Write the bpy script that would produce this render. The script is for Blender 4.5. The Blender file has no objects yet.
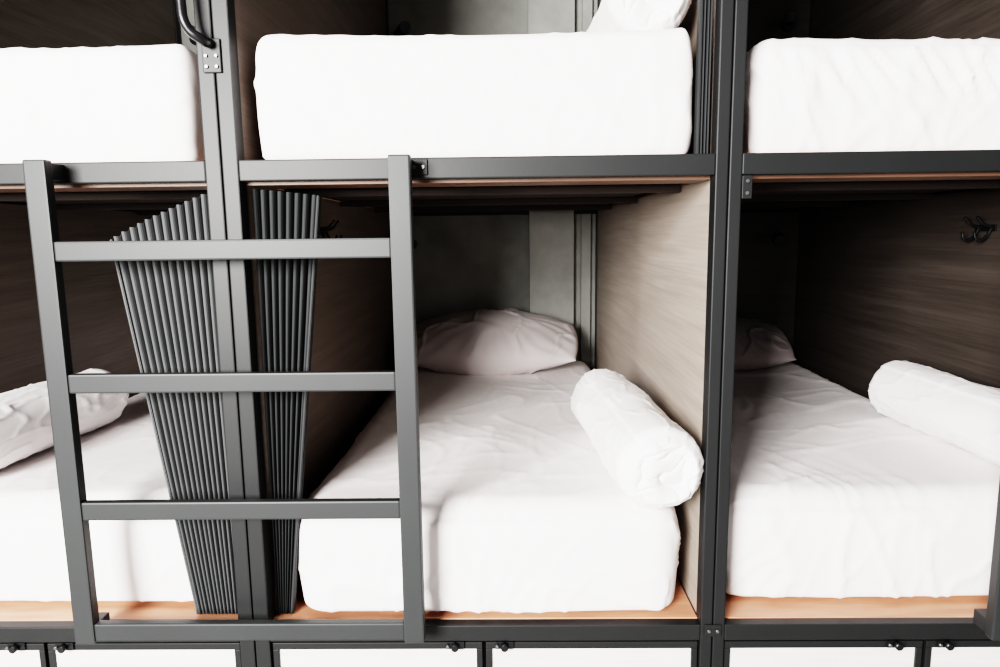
import bpy, bmesh, math, random
from mathutils import Vector, noise, Matrix
random.seed(4)
scene = bpy.context.scene
COL = scene.collection

# ------------------------------------------------------------------ materials
def new_mat(name):
    m = bpy.data.materials.new(name); m.use_nodes = True
    nt = m.node_tree
    return m, nt, nt.nodes, nt.links, nt.nodes["Principled BSDF"]

def wood(name, c1, c2, c3, scale=(1.0, 1.1, 24.0), rough=0.5, bump=0.03, wav=0.4, warpk=2.2):
    m, nt, N, L, b = new_mat(name)
    tc = N.new("ShaderNodeTexCoord")
    mp = N.new("ShaderNodeMapping"); mp.inputs["Scale"].default_value = scale
    L.new(tc.outputs["Object"], mp.inputs["Vector"])
    warp = N.new("ShaderNodeTexNoise"); warp.inputs["Scale"].default_value = 0.9; warp.inputs["Detail"].default_value = 1
    L.new(tc.outputs["Object"], warp.inputs["Vector"])
    mul = N.new("ShaderNodeVectorMath"); mul.operation = 'SCALE'; mul.inputs["Scale"].default_value = warpk
    L.new(warp.outputs["Color"], mul.inputs[0])
    add = N.new("ShaderNodeVectorMath"); add.operation = 'ADD'
    L.new(mp.outputs[0], add.inputs[0]); L.new(mul.outputs[0], add.inputs[1])
    n1 = N.new("ShaderNodeTexNoise"); n1.inputs["Scale"].default_value = 1.6; n1.inputs["Detail"].default_value = 7; n1.inputs["Roughness"].default_value = 0.55
    L.new(add.outputs[0], n1.inputs["Vector"])
    mp2 = N.new("ShaderNodeMapping"); mp2.inputs["Scale"].default_value = (scale[0]*3, scale[1]*2.2, scale[2]*7)
    L.new(tc.outputs["Object"], mp2.inputs["Vector"])
    n2 = N.new("ShaderNodeTexNoise"); n2.inputs["Scale"].default_value = 1.2; n2.inputs["Detail"].default_value = 4
    L.new(mp2.outputs[0], n2.inputs["Vector"])
    mix = N.new("ShaderNodeMix"); mix.data_type = 'FLOAT'; mix.inputs[0].default_value = wav
    L.new(n1.outputs["Fac"], mix.inputs[2]); L.new(n2.outputs["Fac"], mix.inputs[3])
    cr = N.new("ShaderNodeValToRGB")
    cr.color_ramp.elements[0].position = 0.34; cr.color_ramp.elements[0].color = (*c1, 1)
    cr.color_ramp.elements[1].position = 0.66; cr.color_ramp.elements[1].color = (*c3, 1)
    e = cr.color_ramp.elements.new(0.5); e.color = (*c2, 1)
    L.new(mix.outputs[0], cr.inputs[0]); L.new(cr.outputs[0], b.inputs["Base Color"])
    bp = N.new("ShaderNodeBump"); bp.inputs["Strength"].default_value = bump; bp.inputs["Distance"].default_value = 0.01
    L.new(mix.outputs[0], bp.inputs["Height"]); L.new(bp.outputs[0], b.inputs["Normal"])
    b.inputs["Roughness"].default_value = rough
    return m

def metal(name, col, rough=0.5, metallic=0.0, spec=0.5):
    m, nt, N, L, b = new_mat(name)
    tc = N.new("ShaderNodeTexCoord")
    n = N.new("ShaderNodeTexNoise"); n.inputs["Scale"].default_value = 350; n.inputs["Detail"].default_value = 2
    L.new(tc.outputs["Object"], n.inputs["Vector"])
    bp = N.new("ShaderNodeBump"); bp.inputs["Strength"].default_value = 0.08; bp.inputs["Distance"].default_value = 0.002
    L.new(n.outputs["Fac"], bp.inputs["Height"]); L.new(bp.outputs[0], b.inputs["Normal"])
    n3 = N.new("ShaderNodeTexNoise"); n3.inputs["Scale"].default_value = 5
    L.new(tc.outputs["Object"], n3.inputs["Vector"])
    cr = N.new("ShaderNodeValToRGB")
    cr.color_ramp.elements[0].color = (*[c*0.88 for c in col], 1); cr.color_ramp.elements[1].color = (*[c*1.12 for c in col], 1)
    L.new(n3.outputs["Fac"], cr.inputs[0]); L.new(cr.outputs[0], b.inputs["Base Color"])
    b.inputs["Roughness"].default_value = rough; b.inputs["Metallic"].default_value = metallic
    b.inputs["Specular IOR Level"].default_value = spec
    return m

def fabric(name, col, bump=0.35, sc=(7, 4, 6)):
    m, nt, N, L, b = new_mat(name)
    tc = N.new("ShaderNodeTexCoord")
    mp = N.new("ShaderNodeMapping"); mp.inputs["Scale"].default_value = sc; mp.inputs["Rotation"].default_value = (0.2, 0.3, 0.5)
    L.new(tc.outputs["Object"], mp.inputs["Vector"])
    n = N.new("ShaderNodeTexNoise"); n.inputs["Scale"].default_value = 1.0; n.inputs["Detail"].default_value = 3; n.inputs["Distortion"].default_value = 1.0
    L.new(mp.outputs[0], n.inputs["Vector"])
    bp = N.new("ShaderNodeBump"); bp.inputs["Strength"].default_value = bump; bp.inputs["Distance"].default_value = 0.01
    L.new(n.outputs["Fac"], bp.inputs["Height"])
    n2 = N.new("ShaderNodeTexNoise"); n2.inputs["Scale"].default_value = 600
    L.new(tc.outputs["Object"], n2.inputs["Vector"])
    bp2 = N.new("ShaderNodeBump"); bp2.inputs["Strength"].default_value = 0.1; bp2.inputs["Distance"].default_value = 0.001
    L.new(n2.outputs["Fac"], bp2.inputs["Height"]); L.new(bp.outputs[0], bp2.inputs["Normal"])
    L.new(bp2.outputs[0], b.inputs["Normal"])
    b.inputs["Base Color"].default_value = (*col, 1); b.inputs["Roughness"].default_value = 0.85
    b.inputs["Sheen Weight"].default_value = 0.1
    return m

def plaster(name, col, v=0.12, scale=3.0, rough=0.85):
    m, nt, N, L, b = new_mat(name)
    tc = N.new("ShaderNodeTexCoord")
    n = N.new("ShaderNodeTexNoise"); n.inputs["Scale"].default_value = scale; n.inputs["Detail"].default_value = 8; n.inputs["Roughness"].default_value = 0.6
    L.new(tc.outputs["Object"], n.inputs["Vector"])
    cr = N.new("ShaderNodeValToRGB")
    cr.color_ramp.elements[0].position = 0.3; cr.color_ramp.elements[1].position = 0.7
    cr.color_ramp.elements[0].color = (*[c*(1-v) for c in col], 1); cr.color_ramp.elements[1].color = (*[c*(1+v) for c in col], 1)
    L.new(n.outputs["Fac"], cr.inputs[0]); L.new(cr.outputs[0], b.inputs["Base Color"])
    bp = N.new("ShaderNodeBump"); bp.inputs["Strength"].default_value = 0.15; bp.inputs["Distance"].default_value = 0.01
    L.new(n.outputs["Fac"], bp.inputs["Height"]); L.new(bp.outputs[0], b.inputs["Normal"])
    b.inputs["Roughness"].default_value = rough
    return m

M_OAK   = wood("light_oak_laminate", (0.235,0.196,0.165), (0.280,0.237,0.203), (0.325,0.278,0.242))
M_DARK  = wood("dark_walnut_laminate", (0.036,0.029,0.025), (0.049,0.040,0.035), (0.064,0.053,0.047))
M_MID   = wood("brown_laminate", (0.110,0.084,0.070), (0.140,0.110,0.092), (0.17,0.136,0.116))
M_PLY   = wood("orange_plywood", (0.34,0.15,0.09), (0.44,0.205,0.127), (0.52,0.27,0.175), scale=(1.6,14,14))
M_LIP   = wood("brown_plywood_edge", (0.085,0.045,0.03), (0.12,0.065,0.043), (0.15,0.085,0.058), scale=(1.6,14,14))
M_DOOR  = wood("pale_wood_laminate", (0.60,0.56,0.51), (0.68,0.645,0.60), (0.76,0.73,0.69), scale=(2,10,22))
M_FRAME = metal("charcoal_powdercoat", (0.0125,0.013,0.0135), 0.48, 0.0, 0.28)
M_LADD  = metal("ladder_powdercoat", (0.022,0.0235,0.024), 0.48, 0.0, 0.32)
M_BLACK = metal("black_hardware", (0.010,0.010,0.011), 0.35, 0.3)
M_SCREW = metal("screw_steel", (0.15,0.15,0.15), 0.35, 0.8)
M_CURT  = metal("lit_vinyl_pleats", (0.068,0.070,0.071), 0.7, 0.0, 0.25)  # curtain vinyl as lit from the left, the light put into its colour
M_CURTD = metal("shaded_vinyl_pleats", (0.026,0.027,0.028), 0.7, 0.0, 0.25)  # same vinyl, darker: shade painted into the base colour
M_SHEET = fabric("white_cotton_sheet", (0.84,0.785,0.778), 0.18)
M_DUVET = fabric("white_duvet_cotton", (0.86,0.82,0.815), 0.2)
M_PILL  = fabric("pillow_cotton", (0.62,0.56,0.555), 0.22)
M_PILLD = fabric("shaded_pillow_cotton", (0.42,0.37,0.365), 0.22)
M_WALL  = plaster("grey_concrete_paint", (0.265,0.265,0.248), 0.30, 2.6)
M_PIL   = plaster("pilaster_paint", (0.31,0.31,0.29), 0.25, 3.0)
M_CEIL  = plaster("ceiling_paint", (0.6,0.6,0.58))
M_FLOOR = plaster("concrete_floor", (0.33,0.32,0.31))
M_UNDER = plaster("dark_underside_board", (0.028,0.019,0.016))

# ------------------------------------------------------------------ helpers
def link(o, parent=None):
    COL.objects.link(o)
    if parent is not None: o.parent = parent
    return o
def empty(name):
    e = bpy.data.objects.new(name, None); e.empty_display_size = 0.1
    return link(e)
def obj_from_bm(name, bm, mat, parent=None, smooth=False):
    me = bpy.data.meshes.new(name); bm.to_mesh(me); bm.free()
    me.materials.append(mat)
    if smooth:
        for p in me.polygons: p.use_smooth = True
    return link(bpy.data.objects.new(name, me), parent)
def box(name, x0, x1, y0, y1, z0, z1, mat, parent=None, bev=0.003):
    bm = bmesh.new()
    bmesh.ops.create_cube(bm, size=1)
    for v in bm.verts:
        v.co = Vector(((x0+x1)/2 + v.co.x*(x1-x0), (y0+y1)/2 + v.co.y*(y1-y0), (z0+z1)/2 + v.co.z*(z1-z0)))
    if bev > 0:
        bmesh.ops.bevel(bm, geom=bm.edges[:], offset=bev, segments=2, profile=0.6, affect='EDGES')
    return obj_from_bm(name, bm, mat, parent)
def cyl(name, p, axis, r, h, mat, parent=None, seg=24, r2=None):
    bm = bmesh.new()
    bmesh.ops.create_cone(bm, cap_ends=True, segments=seg, radius1=r, radius2=r if r2 is None else r2, depth=h)
    q = Vector((0,0,1)).rotation_difference(Vector(axis).normalized()).to_matrix().to_4x4()
    bmesh.ops.transform(bm, matrix=Matrix.Translation(p) @ q, verts=bm.verts)
    bmesh.ops.bevel(bm, geom=[e for e in bm.edges if len(e.link_faces)==2 and abs(e.calc_face_angle(0))>1.0], offset=min(r,h)*0.15, segments=2, affect='EDGES')
    o = obj_from_bm(name, bm, mat, parent)
    for pl in o.data.polygons: pl.use_smooth = len(pl.vertices) == 4
    return o
def tube(name, pts, r, mat, parent=None):
    cu = bpy.data.curves.new(name, 'CURVE'); cu.dimensions = '3D'
    sp = cu.splines.new('BEZIER'); sp.bezier_points.add(len(pts)-1)
    for b, p in zip(sp.bezier_points, pts):
        b.co = p; b.handle_left_type = b.handle_right_type = 'AUTO'
    cu.bevel_depth = r; cu.bevel_resolution = 6; cu.resolution_u = 16; cu.use_fill_caps = True
    tmp = bpy.data.objects.new(name+"_c", cu); COL.objects.link(tmp)
    dg = bpy.context.evaluated_depsgraph_get(); dg.update()
    me = bpy.data.meshes.new_from_object(tmp.evaluated_get(dg)); me.name = name
    bpy.data.objects.remove(tmp)
    me.materials.clear(); me.materials.append(mat)
    for p in me.polygons: p.use_smooth = True
    return link(bpy.data.objects.new(name, me), parent)

# ------------------------------------------------------------------ layout
POSTS = [-2.74, -1.68, -0.629, 0.480, 1.510, 2.57]
HTS   = [0.036, 0.036, 0.037, 0.029, 0.032, 0.036]    # half width of double post
DEPTH = 2.05
LOW, UP, TOP = 0.520, 1.612, 2.70      # platform tops, top rail

# room
box("floor", -4, 4, -4.2, 2.2, -0.1, 0.0, M_FLOOR, bev=0)
box("wall_back", -4, 4, 2.06, 2.2, 0, 3.0, M_WALL, bev=0)
box("ceiling", -4, 4, -0.6, 2.2, 3.0, 3.1, M_CEIL, bev=0)
box("trim_1", 0.105, 0.335, 2.005, 2.06, 0.0, 3.0, M_PIL, bev=0.003)
box("trim_2", 0.375, 0.425, 2.030, 2.06, 0.0, 3.0, M_WALL, bev=0.003)

# frame
F = empty("capsule_bunk_bed_frame")
for i, x in enumerate(POSTS):
    HT = HTS[i]
    box(f"post_{i}_a", x-HT, x-0.0012, 0.0, 0.042, 0, TOP+0.03, M_FRAME, F, 0.003)
    box(f"post_{i}_b", x+0.0012, x+HT, 0.0, 0.042, 0, TOP+0.03, M_FRAME, F, 0.003)
    box(f"rear_post_{i}", x-HT, x+HT, DEPTH-0.04, DEPTH, 0, TOP+0.03, M_FRAME, F, 0.003)
    for lev, (z0, z1) in enumerate(((0.0, 1.573), (1.60, TOP))):
        ml = M_OAK if i == 3 and lev == 0 else (M_MID if i == 3 else M_DARK)
        mr = M_MID if i in (1, 2) else M_DARK
        box(f"partition_{i}_{lev}_left_face", x-HT+0.005, x-0.001, 0.043, DEPTH-0.041, z0+.005, z1, ml, F, 0)
        box(f"partition_{i}_{lev}_right_face", x+0.001, x+HT-0.005, 0.043, DEPTH-0.041, z0+.005, z1, mr, F, 0)
for i in range(len(POSTS)-1):
    a, b = POSTS[i]+HTS[i], POSTS[i+1]-HTS[i+1]
    for nm, z0, z1 in (("bottom", 0.477, 0.518), ("middle", 1.575, 1.621), ("top", TOP-0.02, TOP+0.03)):
        box(f"{nm}_rail_{i}", a, b, 0.001, 0.030, z0, z1, M_FRAME, F, 0.003)
        box(f"{nm}_rear_rail_{i}", a, b, DEPTH-0.04, DEPTH-0.001, z0-0.02, z1-0.02, M_FRAME, F, 0.003)
    box(f"platform_lower_{i}", a, b, 0.0305, DEPTH-0.042, LOW-0.02, LOW, M_PLY, F, 0.001)
    box(f"platform_upper_{i}", a, b, 0.0305, DEPTH-0.042, UP-0.02, UP, M_PLY, F, 0.001)
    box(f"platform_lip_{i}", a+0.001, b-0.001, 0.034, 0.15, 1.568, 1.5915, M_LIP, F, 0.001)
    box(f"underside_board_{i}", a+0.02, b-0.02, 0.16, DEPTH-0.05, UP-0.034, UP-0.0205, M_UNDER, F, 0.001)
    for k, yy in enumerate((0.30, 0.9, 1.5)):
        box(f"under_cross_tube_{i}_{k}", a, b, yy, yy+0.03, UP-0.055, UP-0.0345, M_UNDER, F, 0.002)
    box(f"roof_panel_{i}", a, b, 0.041, DEPTH-0.042, TOP, TOP+0.02, M_DARK, F, 0.001)
    if i >= 3:
        for lev, (z0, z1) in enumerate(((0.55, 1.55), (1.63, TOP-0.01))):
            box(f"back_panel_{i}_{lev}", a, b, DEPTH-0.062, DEPTH-0.046, z0, z1, M_DARK, F, 0)

def plate(parent, x, z, w, h, y, screws, nm):
    box(nm, x-w/2, x+w/2, y-0.004, y, z-h/2, z+h/2, M_FRAME, parent, 0.0015)
    for k, (sx, sz) in enumerate(screws):
        cyl(f"{nm}_screw_{k}", Vector((x+sx, y-0.006, z+sz)), (0,1,0), 0.0042, 0.004, M_SCREW, parent, 12)
plate(F, -0.196, 1.600, 0.040, 0.034, 0.001, ((-.01,.0),(.01,.0)), "rail_plate_1")
plate(F, 0.520, 1.548, 0.022, 0.050, 0.001, ((0,.013),(0,-.013)), "rail_plate_2")
plate(F, 0.480, 0.505, 0.040, 0.03, 0.0, ((-.01,0),(.01,0)), "rail_plate_4")

# ------------------------------------------------------------------ storage lockers under the beds
def locker(x0, x1, doors):
    E = empty("under_bed_locker")
    z1 = 0.4760
    box("carcass", x0, x1, 0.05, 1.2, 0.0, z1-0.004, M_DARK, E, 0.001)
    for k, (a, b, lx) in enumerate(doors):
        t = 0.015
        box(f"door_frame_top_{k}", a, b, 0.008, 0.049, z1-0.024, z1-0.006, M_FRAME, E, 0.002)
        box(f"door_frame_bottom_{k}", a, b, 0.008, 0.049, 0.03, 0.056, M_FRAME, E, 0.002)
        box(f"door_frame_left_{k}", a, a+t, 0.008, 0.049, 0.056, z1-0.024, M_FRAME, E, 0.002)
        box(f"door_frame_right_{k}", b-t, b, 0.008, 0.049, 0.056, z1-0.024, M_FRAME, E, 0.002)
        box(f"door_panel_{k}", a+t, b-t, 0.014, 0.048, 0.056, z1-0.024, M_DOOR, E, 0.0)
        cyl(f"latch_knob_{k}", Vector((lx, -0.002, z1-0.011)), (0,1,0), 0.009, 0.020, M_BLACK, E, 20)
        box(f"latch_plate_{k}", lx-0.022, lx+0.022, 0.003, 0.008, z1-0.021, z1-0.002, M_BLACK, E, 0.001)
        cyl(f"latch_bolt_{k}", Vector((lx-0.018, 0.0, z1-0.011)), (0,1,0), 0.004, 0.010, M_SCREW, E, 12)
for i in range(5):
    a, b = POSTS[i]+HTS[i]+0.003, POSTS[i+1]-HTS[i+1]-0.003
    m = (a+b)/2
    if i == 1: m = -1.15
    locker(a, b, ((a, m-0.004, m-0.07), (m+0.004, b, m+0.05)))

# ------------------------------------------------------------------ mattresses
def ridge(p):
    return 1.0 - min(1.0, abs(noise.noise(p))*2.6)
def smoothridge(p, k=5):
    return ridge(p)**k
def mattress(x0, x1, y0, y1, z0, z1, seed, step=0.010, amp=1.0, gather=0.0, r=0.07):
    nx = max(4, int((x1-x0)/step)); ny = max(4, int((y1-y0)/(step*1.5))); nz = max(4, int((z1-z0)/step))
    verts = {}; vl = []; faces = []
    def vid(i, j, k):
        key = (i, j, k)
        if key not in verts:
            verts[key] = len(vl); vl.append(key)
        return verts[key]
    for i in range(nx):
        for j in range(ny):
            faces.append((vid(i,j,nz), vid(i+1,j,nz), vid(i+1,j+1,nz), vid(i,j+1,nz)))
            faces.append((vid(i,j,0), vid(i,j+1,0), vid(i+1,j+1,0), vid(i+1,j,0)))
    for i in range(nx):
        for k in range(nz):
            faces.append((vid(i,0,k), vid(i+1,0,k), vid(i+1,0,k+1), vid(i,0,k+1)))
            faces.append((vid(i,ny,k), vid(i,ny,k+1), vid(i+1,ny,k+1), vid(i+1,ny,k)))
    for j in range(ny):
        for k in range(nz):
            faces.append((vid(0,j,k), vid(0,j,k+1), vid(0,j+1,k+1), vid(0,j+1,k)))
            faces.append((vid(nx,j,k), vid(nx,j+1,k), vid(nx,j+1,k+1), vid(nx,j,k+1)))
    rb = 0.022
    off = Vector((seed*7.3, seed*3.1, seed*1.7))
    out = []
    for (i, j, k) in vl:
        p = Vector((x0+(x1-x0)*i/nx, y0+(y1-y0)*j/ny, z0+(z1-z0)*k/nz))
        q = Vector((min(max(p.x, x0+r), x1-r), min(max(p.y, y0+r), y1-r), min(max(p.z, z0+rb), z1-r)))
        d = p-q
        if d.length > 1e-6:
            d.normalize()
            if p.z < z0+rb: p = q + Vector((d.x*r, d.y*r, d.z*rb))
            else: p = q + d*r
            n = d
        else:
            n = Vector((0,0,1))
        tz = (p.z-z0)/(z1-z0)
        side = 1-abs(n.z)
        bulge = 0.009*math.sin(math.pi*min(max(tz,0),1))*side
        o = noise.noise(p*2.5+off)*0.006*amp
        wv = Vector((noise.noise(p*2+off), noise.noise(p*2.3-off), noise.noise(p*1.7+off*2)))*0.30
        if n.z > 0.3:
            u = p + wv
            v = p + wv*0.45
            o += (smoothridge(Vector((u.x*4.6+u.y*1.0, u.y*1.1-u.x*.5, seed))+off, 10)*0.0036 +
                  smoothridge(Vector((u.x*1.6-u.y*1.9, u.y*3.8, seed+4))+off, 12)*0.0028 +
                  smoothridge(Vector((u.x*3.1+u.y*4.5, u.y*2.0-u.x*3.0, seed+14))+off, 12)*0.0020 +
                  smoothridge(Vector((v.x*7.0-v.y*3.0, v.y*1.6+v.x*1.2, seed+24))+off, 16)*0.0026 +
                  smoothridge(Vector((v.x*2.2+v.y*1.2, v.y*8.0-v.x*3.5, seed+34))+off, 18)*0.0018)*amp
            fe = math.exp(-max(0, p.y-y0)/0.15)
            o += smoothridge(Vector((u.x*9, u.y*3, seed+9)), 5)*0.004*fe*amp
            o -= 0.006*(1-abs(2*(p.x-x0)/(x1-x0)-1)**2)
        else:
            u = p + wv*0.5
            o += smoothridge(Vector((u.x*5+u.z*2.5, u.y*5, u.z*2.2+seed)), 6)*0.008*amp*side
            o += smoothridge(Vector((u.x*13-u.z*6, u.y*13, u.z*3.5+seed+3)), 5)*0.006*amp*side*(0.4+0.6*(1-tz))
            if gather:
                g = math.exp(-((p.z-(z1-0.09))/0.07)**2)
                o += gather*g*smoothridge(Vector((u.x*24+u.z*14, 0, u.z*5+seed)), 2)*0.007
        if n.z < -0.3: o *= 0.0; bulge = 0
        p = p + n*(o+bulge)
        if p.z < z0: p.z = z0
        out.append(p)
    me = bpy.data.meshes.new("mattress")
    me.from_pydata(out, [], faces); me.update()
    me.materials.append(M_SHEET)
    for pl in me.polygons: pl.use_smooth = True
    return link(bpy.data.objects.new("mattress", me))

TL = 0.812   # lower mattress top
TU = 1.893   # upper mattress top
mattress(-0.528, 0.410, 0.034, 1.97, LOW+.001, TL, 1, amp=1.0, r=0.07)          # middle lower
mattress(0.525, 1.435, 0.095, 1.97, LOW+.001, TL, 2, amp=1.2, r=0.07)           # right lower
mattress(-1.610, -0.735, 0.090, 1.97, LOW+.001, TL, 3, amp=0.9, r=0.07)         # left lower
mattress(-0.555, 0.405, 0.045, 1.97, UP+.001, TU+.006, 4, amp=0.7, gather=0.4, r=0.028)
mattress(0.558, 1.435, 0.075, 1.97, UP+.001, TU-.014, 5, amp=1.4, gather=2.6, r=0.035)
mattress(-1.610, -0.730, 0.080, 1.97, UP+.001, TU, 6, amp=0.8, r=0.028)
for zz, zt in ((LOW, TL), (UP, TU)):
    mattress(-2.66, -1.76, 0.08, 1.97, zz+.001, zt, 7, step=0.03)
    mattress(1.60, 2.50, 0.08, 1.97, zz+.001, zt, 8, step=0.03)

# ------------------------------------------------------------------ pillows
def pillow(cx, cy, cz, w, d, h, tilt, yaw, seed, mat=None):
    n = 90
    bm = bmesh.new()
    for s in (1, -1):
        g = []
        for i in range(n+1):
            row = []
            for j in range(n+1):
                u = -1+2*i/n; v = -1+2*j/n
                e = max(0.0, (1-abs(u)**2.0)*(1-abs(v)**2.0))
                hh = (e**0.5)*(1-0.25*u*u)
                cr = abs(u)**6*abs(v)**6
                x = u*w/2*(1-0.06*v*v*abs(u))*(1+0.03*cr)
                y = v*d/2*(1-0.30*u*u*abs(v))*(1+0.10*cr)
                q = Vector((x*6+seed, y*6, s*2.0))
                z = s*hh*h/2
                rad = math.atan2(v*d, u*w)
                z += s*(noise.noise(q*0.6)*0.016 + smoothridge(q*0.8+Vector((noise.noise(q),noise.noise(q*1.3),0))*0.6, 5)*0.012
                        + math.sin(rad*26+noise.noise(q)*5)*0.004*(1-hh))*min(1, hh*2.2)
                row.append(bm.verts.new((x, y, z)))
            g.append(row)
        for i in range(n):
            for j in range(n):
                f = (g[i][j], g[i+1][j], g[i+1][j+1], g[i][j+1])
                bm.faces.new(f if s == 1 else f[::-1])
    bmesh.ops.remove_doubles(bm, verts=bm.verts, dist=0.0006)
    R = Matrix.Rotation(yaw, 4, 'Z') @ Matrix.Rotation(tilt, 4, 'X')
    bmesh.ops.transform(bm, matrix=Matrix.Translation((cx, cy, cz)) @ R, verts=bm.verts)
    return obj_from_bm("pillow", bm, mat or M_PILL, None, True)
pz = TL
pillow(-0.100, 1.75, pz+0.124, 0.86, 0.47, 0.27, math.radians(20), -0.06, 1)
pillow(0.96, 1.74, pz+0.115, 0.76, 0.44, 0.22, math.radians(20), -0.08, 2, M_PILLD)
pillow(-1.20, 1.76, pz+0.110, 0.70, 0.42, 0.21, math.radians(20), 0.0, 3)
for cx in (-0.08, 1.0, -1.15):
    pillow(cx, 1.74, TU+0.070, 0.70, 0.40, 0.12, math.radians(5), 0.0, cx+5)

# ------------------------------------------------------------------ rolled duvets
def duvet_roll(pf, pb, R, seed, turns=1.7):
    """pf front-end centre, pb back-end centre"""
    pf, pb = Vector(pf), Vector(pb)
    ax = (pb-pf); Ln = ax.length; ax.normalize()
    side = ax.cross(Vector((0,0,1))).normalized(); up = side.cross(ax).normalized()
    NA, NL, NR = 140, 80, 50
    pitch = R/turns
    bm = bmesh.new()
    def pos(a, r, t):
        return pf + ax*t + side*(math.cos(a)*r) + up*(math.sin(a)*r*0.96)
    def rad(a, t):
        frac = (a/(2*math.pi)) % 1.0
        f = Vector((math.cos(a)*1.2, math.sin(a)*1.2, t*4+seed))
        r = R*(0.95+0.05*min(1.0, frac*1.0))
        r += noise.noise(f*1.1)*0.007
        r += smoothridge(Vector((math.cos(a)*2+t*3, math.sin(a)*2+noise.noise(f)*1.0, t*3+seed)), 6)*0.004
        r += smoothridge(Vector((math.cos(a)*1.2, math.sin(a)*1.2+noise.noise(f)*1.2, t*7+seed+3)), 7)*0.003
        return r
    def endround(t):
        e = min(t, Ln-t)
        return 1-0.12*max(0, 1-e/0.03)**2
    rings = []
    a0 = 2.2
    for k in range(NL+1):
        t = Ln*(0.5-0.5*math.cos(math.pi*k/NL))
        rings.append([bm.verts.new(pos(a0+2*math.pi*i/NA, rad(2*math.pi*i/NA, t)*endround(t), t)) for i in range(NA)])
    for k in range(NL):
        for i in range(NA):
            bm.faces.new((rings[k][i], rings[k][(i+1)%NA], rings[k+1][(i+1)%NA], rings[k+1][i]))
    for end, t, sg in ((0, 0.0, -1), (NL, Ln, 1)):
        prev = rings[end]
        for m in range(1, NR+1):
            fr = 1-m/NR
            row = []
            for i in range(NA):
                a = 2*math.pi*i/NA
                rr = rad(a, t)*0.88*fr if fr > 0 else 0.0001
                P2 = Vector((math.cos(a)*rr, math.sin(a)*rr, 0))
                nz_ = noise.noise(P2*22+Vector((seed*3.0, 0, 0)))
                nb = noise.noise(P2*11+Vector((0, seed*5.0, 0)))
                ph = (rr/pitch - a/(2*math.pi) + nz_*0.3 + nb*0.5) % 1.0
                bul = max(0, 1-(2*ph-1)**2)**0.4
                o = 0.017*bul - 0.008*(1-fr) + nb*0.022 - smoothridge(P2*17+Vector((seed,0,4)), 5)*0.007
                edge = min(1.0, (1-fr)*6)*min(1.0, fr*8+0.3)
                row.append(bm.verts.new(pos(a0+a, max(rr, 0.0008), t + sg*(o*edge+0.006*min(1,(1-fr)*5)))))
            for i in range(NA):
                bm.faces.new((prev[i], prev[(i+1)%NA], row[(i+1)%NA], row[i]))
            prev = row
        bm.faces.new(prev)
    bmesh.ops.recalc_face_normals(bm, faces=bm.faces)
    return obj_from_bm("rolled_duvet", bm, M_DUVET, None, True)
rz = TL+0.100
duvet_roll((0.348, -0.010, rz-.008), (0.298, 0.66, rz+.006), 0.106, 1)
duvet_roll((1.350, 0.15, rz), (1.325, 0.79, rz), 0.103, 2)
duvet_roll((-1.47, 0.16, rz), (-1.435, 0.79, rz), 0.103, 3)
rz2 = TU+0.105
duvet_roll((0.335, 0.14, rz2), (0.320, 0.70, rz2), 0.102, 4)

# ------------------------------------------------------------------ ladders
def ladder(cx, half=0.384):
    E = empty("bunk_ladder")
    y0, y1 = -0.072, -0.045
    w = 0.0235
    for s, nm in ((-1, "left"), (1, "right")):
        x = cx+s*half
        box(f"side_rail_{nm}", x-w, x+w, y0, y1, 0.520, 1.620, M_LADD, E, 0.004)
        for zz, n2 in ((1.598, "top"), (0.540, "bottom")):
            box(f"mount_{nm}_{n2}", x-0.018, x+0.018, y1-0.001, 0.001, zz-0.018, zz+0.018, M_LADD, E, 0.002)
    for k, z in enumerate((1.427, 1.137, 0.842, 0.546)):
        box(f"rung_{k}", cx-half+w-0.001, cx+half-w+0.001, y0+0.003, y1-0.003, z-0.0215, z+0.0215, M_LADD, E, 0.004)
    return E
ladder(-0.612)
ladder(1.500)

# ------------------------------------------------------------------ grab handles
def grab_handle(x):
    E = empty("grab_handle")
    box("mount_plate_low", x-0.020, x+0.020, -0.006, 0.0, 1.803, 1.873, M_FRAME, E, 0.002)
    box("mount_plate_high", x-0.020, x+0.020, -0.006, 0.0, 2.265, 2.335, M_FRAME, E, 0.002)
    for zz in (1.803, 2.265):
        for k, (sx, sz) in enumerate(((-.011,.012),(.011,.012),(-.011,.034),(.011,.034))):
            cyl(f"screw_{int(zz*100)}_{k}", Vector((x+sx, -0.008, zz+sz)), (0,1,0), 0.0036, 0.004, M_SCREW, E, 12)
    tube("bar", [(x, -0.004, 1.862), (x-0.004, -0.030, 1.862), (x-0.028, -0.045, 1.882), (x-0.038, -0.048, 1.94),
                 (x-0.038, -0.048, 2.17), (x-0.028, -0.045, 2.235), (x-0.004, -0.030, 2.275), (x, -0.004, 2.277)], 0.010, M_BLACK, E)
grab_handle(-0.632)

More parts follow.
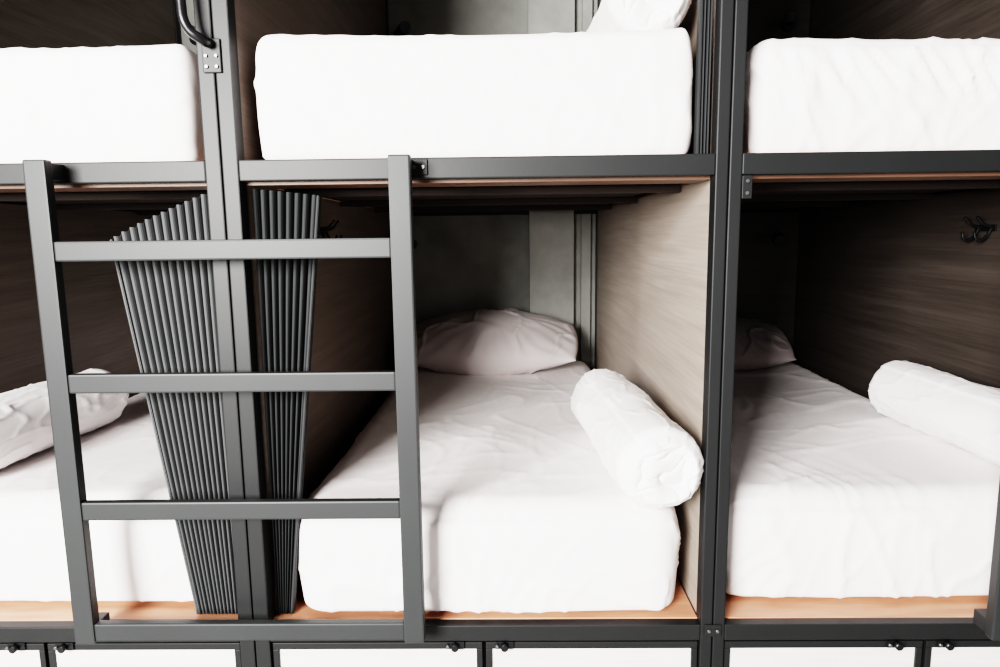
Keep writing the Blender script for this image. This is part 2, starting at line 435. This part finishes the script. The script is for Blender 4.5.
# ------------------------------------------------------------------ pleated folding curtains
def curtain(xtA, xtB, ztA, ztB, xbA, xbB, zb, y, n, mat, depth=0.03, curve=0.0):
    """A = free edge, B = edge fixed near the post. Scalloped slats, fan-like."""
    E = empty("pleated_folding_curtain")
    bm = bmesh.new(); S = 24
    cols = []
    SUB = 8
    M = n*SUB
    for i in range(M+1):
        f = i/M
        ph = (i % SUB)/SUB
        yo = depth*(0.5-math.sin(math.pi*ph)**0.7)
        slat = min(n-1, i//SUB); fs = (slat+0.5)/n
        col = []
        for k in range(S+1):
            t = k/S
            xt = xtA+(xtB-xtA)*f; xb = xbA+(xbB-xbA)*f
            zt = ztA+(ztB-ztA)*(fs**0.85)
            x = xb+(xt-xb)*t + curve*math.sin(math.pi*t)*(1-f)
            z = zb+(zt-zb)*t
            x += noise.noise(Vector((slat*0.9, t*2.5, xtA)))*0.0015
            col.append(bm.verts.new((x, y+yo, z)))
        cols.append(col)
    for i in range(M):
        for k in range(S):
            bm.faces.new((cols[i][k], cols[i+1][k], cols[i+1][k+1], cols[i][k+1]))
    bmesh.ops.recalc_face_normals(bm, faces=bm.faces)
    o = obj_from_bm("pleats", bm, mat, E)
    sm = o.modifiers.new("solid", 'SOLIDIFY'); sm.thickness = 0.0012; sm.offset = 0
    def bar(nm, xb, zb_, xt, zt):
        bm = bmesh.new(); bmesh.ops.create_cube(bm, size=1)
        a = Vector((xb, y, zb_)); b = Vector((xt, y, zt)); L = (b-a).length
        for v in bm.verts: v.co = Vector((v.co.x*0.006, v.co.y*(depth+0.004), v.co.z*L))
        bmesh.ops.bevel(bm, geom=bm.edges[:], offset=0.0015, segments=2, affect='EDGES')
        q = Vector((0,0,1)).rotation_difference((b-a).normalized()).to_matrix().to_4x4()
        bmesh.ops.transform(bm, matrix=Matrix.Translation((a+b)/2) @ q, verts=bm.verts)
        obj_from_bm(nm, bm, mat, E)
    bar("end_bar", xbA, zb, xtA, ztA)
    return E
yc = 0.055
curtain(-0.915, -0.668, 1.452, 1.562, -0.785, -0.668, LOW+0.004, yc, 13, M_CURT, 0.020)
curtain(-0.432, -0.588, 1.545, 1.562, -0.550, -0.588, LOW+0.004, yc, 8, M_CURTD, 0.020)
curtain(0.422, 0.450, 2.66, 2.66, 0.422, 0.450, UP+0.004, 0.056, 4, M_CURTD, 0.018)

# ------------------------------------------------------------------ reading lamps, hooks
def reading_lamp(x, z, d, y=2.06):
    E = empty("reading_lamp")
    cyl("wall_rose", Vector((x, y-.007, z)), (0,1,0), 0.030, 0.014, M_BLACK, E, 28)
    tube("gooseneck", [(x, y-.01, z), (x, y-.06, z), (x+d*0.02, y-.10, z+0.02), (x+d*0.04, y-.13, z+0.01)], 0.007, M_BLACK, E)
    cyl("lamp_head", Vector((x+d*0.045, y-.145, z-0.002)), (d*0.25,-0.7,-0.25), 0.018, 0.055, M_BLACK, E, 28, 0.028)
for x, d, y in ((-0.54, 1, 2.06), (1.37, -1, 1.988), (-1.57, 1, 2.06)):
    reading_lamp(x, 1.42, d, y); reading_lamp(x, 2.45, d, y)
def coat_hook(x, y, z, d):
    """hook on a side panel, d=+1 sticks out towards +x"""
    E = empty("coat_hook")
    box("back_plate", min(x, x+d*0.006), max(x, x+d*0.006), y-0.045, y+0.045, z-0.010, z+0.010, M_BLACK, E, 0.002)
    for k, o in enumerate((-0.028, 0.028)):
        tube(f"hook_{k}", [(x+d*0.004, y+o, z), (x+d*0.022, y+o, z-0.030), (x+d*0.045, y+o, z-0.036), (x+d*0.056, y+o, z-0.012)], 0.0045, M_BLACK, E)
        tube(f"upper_prong_{k}", [(x+d*0.004, y+o, z+0.002), (x+d*0.03, y+o, z+0.012), (x+d*0.05, y+o, z+0.034)], 0.0045, M_BLACK, E)
coat_hook(1.510-0.0275, 0.63, 1.455, -1)
coat_hook(-0.629+0.0325, 0.66, 1.470, 1)

# ------------------------------------------------------------------ lighting
w = bpy.data.worlds.new("World"); scene.world = w; w.use_nodes = True
bg = w.node_tree.nodes["Background"]; bg.inputs[0].default_value = (1.0, 0.98, 0.965, 1); bg.inputs[1].default_value = 0.25
def area(name, loc, target, sx, sy, e, col=(1,1,1)):
    l = bpy.data.lights.new(name, 'AREA'); l.shape = 'RECTANGLE'; l.size = sx; l.size_y = sy; l.energy = e; l.color = col
    o = bpy.data.objects.new(name, l); COL.objects.link(o)
    o.location = loc
    o.rotation_euler = (Vector(target)-Vector(loc)).to_track_quat('-Z', 'Y').to_euler()
area("window_daylight", (-1.78, -3.4, 2.05), (0.1, 0.2, 1.15), 1.5, 1.3, 480, (1.0, 0.985, 0.965))

# ------------------------------------------------------------------ camera
cam = bpy.data.cameras.new("camera"); co = bpy.data.objects.new("camera", cam); COL.objects.link(co)
cam.lens = 24.3; cam.sensor_width = 36; cam.clip_start = 0.05
R = Matrix.Rotation(math.radians(0.85), 4, 'Z') @ Matrix.Rotation(math.radians(90-8.26), 4, 'X') @ Matrix.Rotation(math.radians(-0.70), 4, 'Z')
co.matrix_world = Matrix.Translation((0, -1.51, 1.45)) @ R
scene.camera = co
scene.view_settings.view_transform = 'Filmic'
scene.view_settings.look = 'Very High Contrast'
scene.view_settings.exposure = 0.50
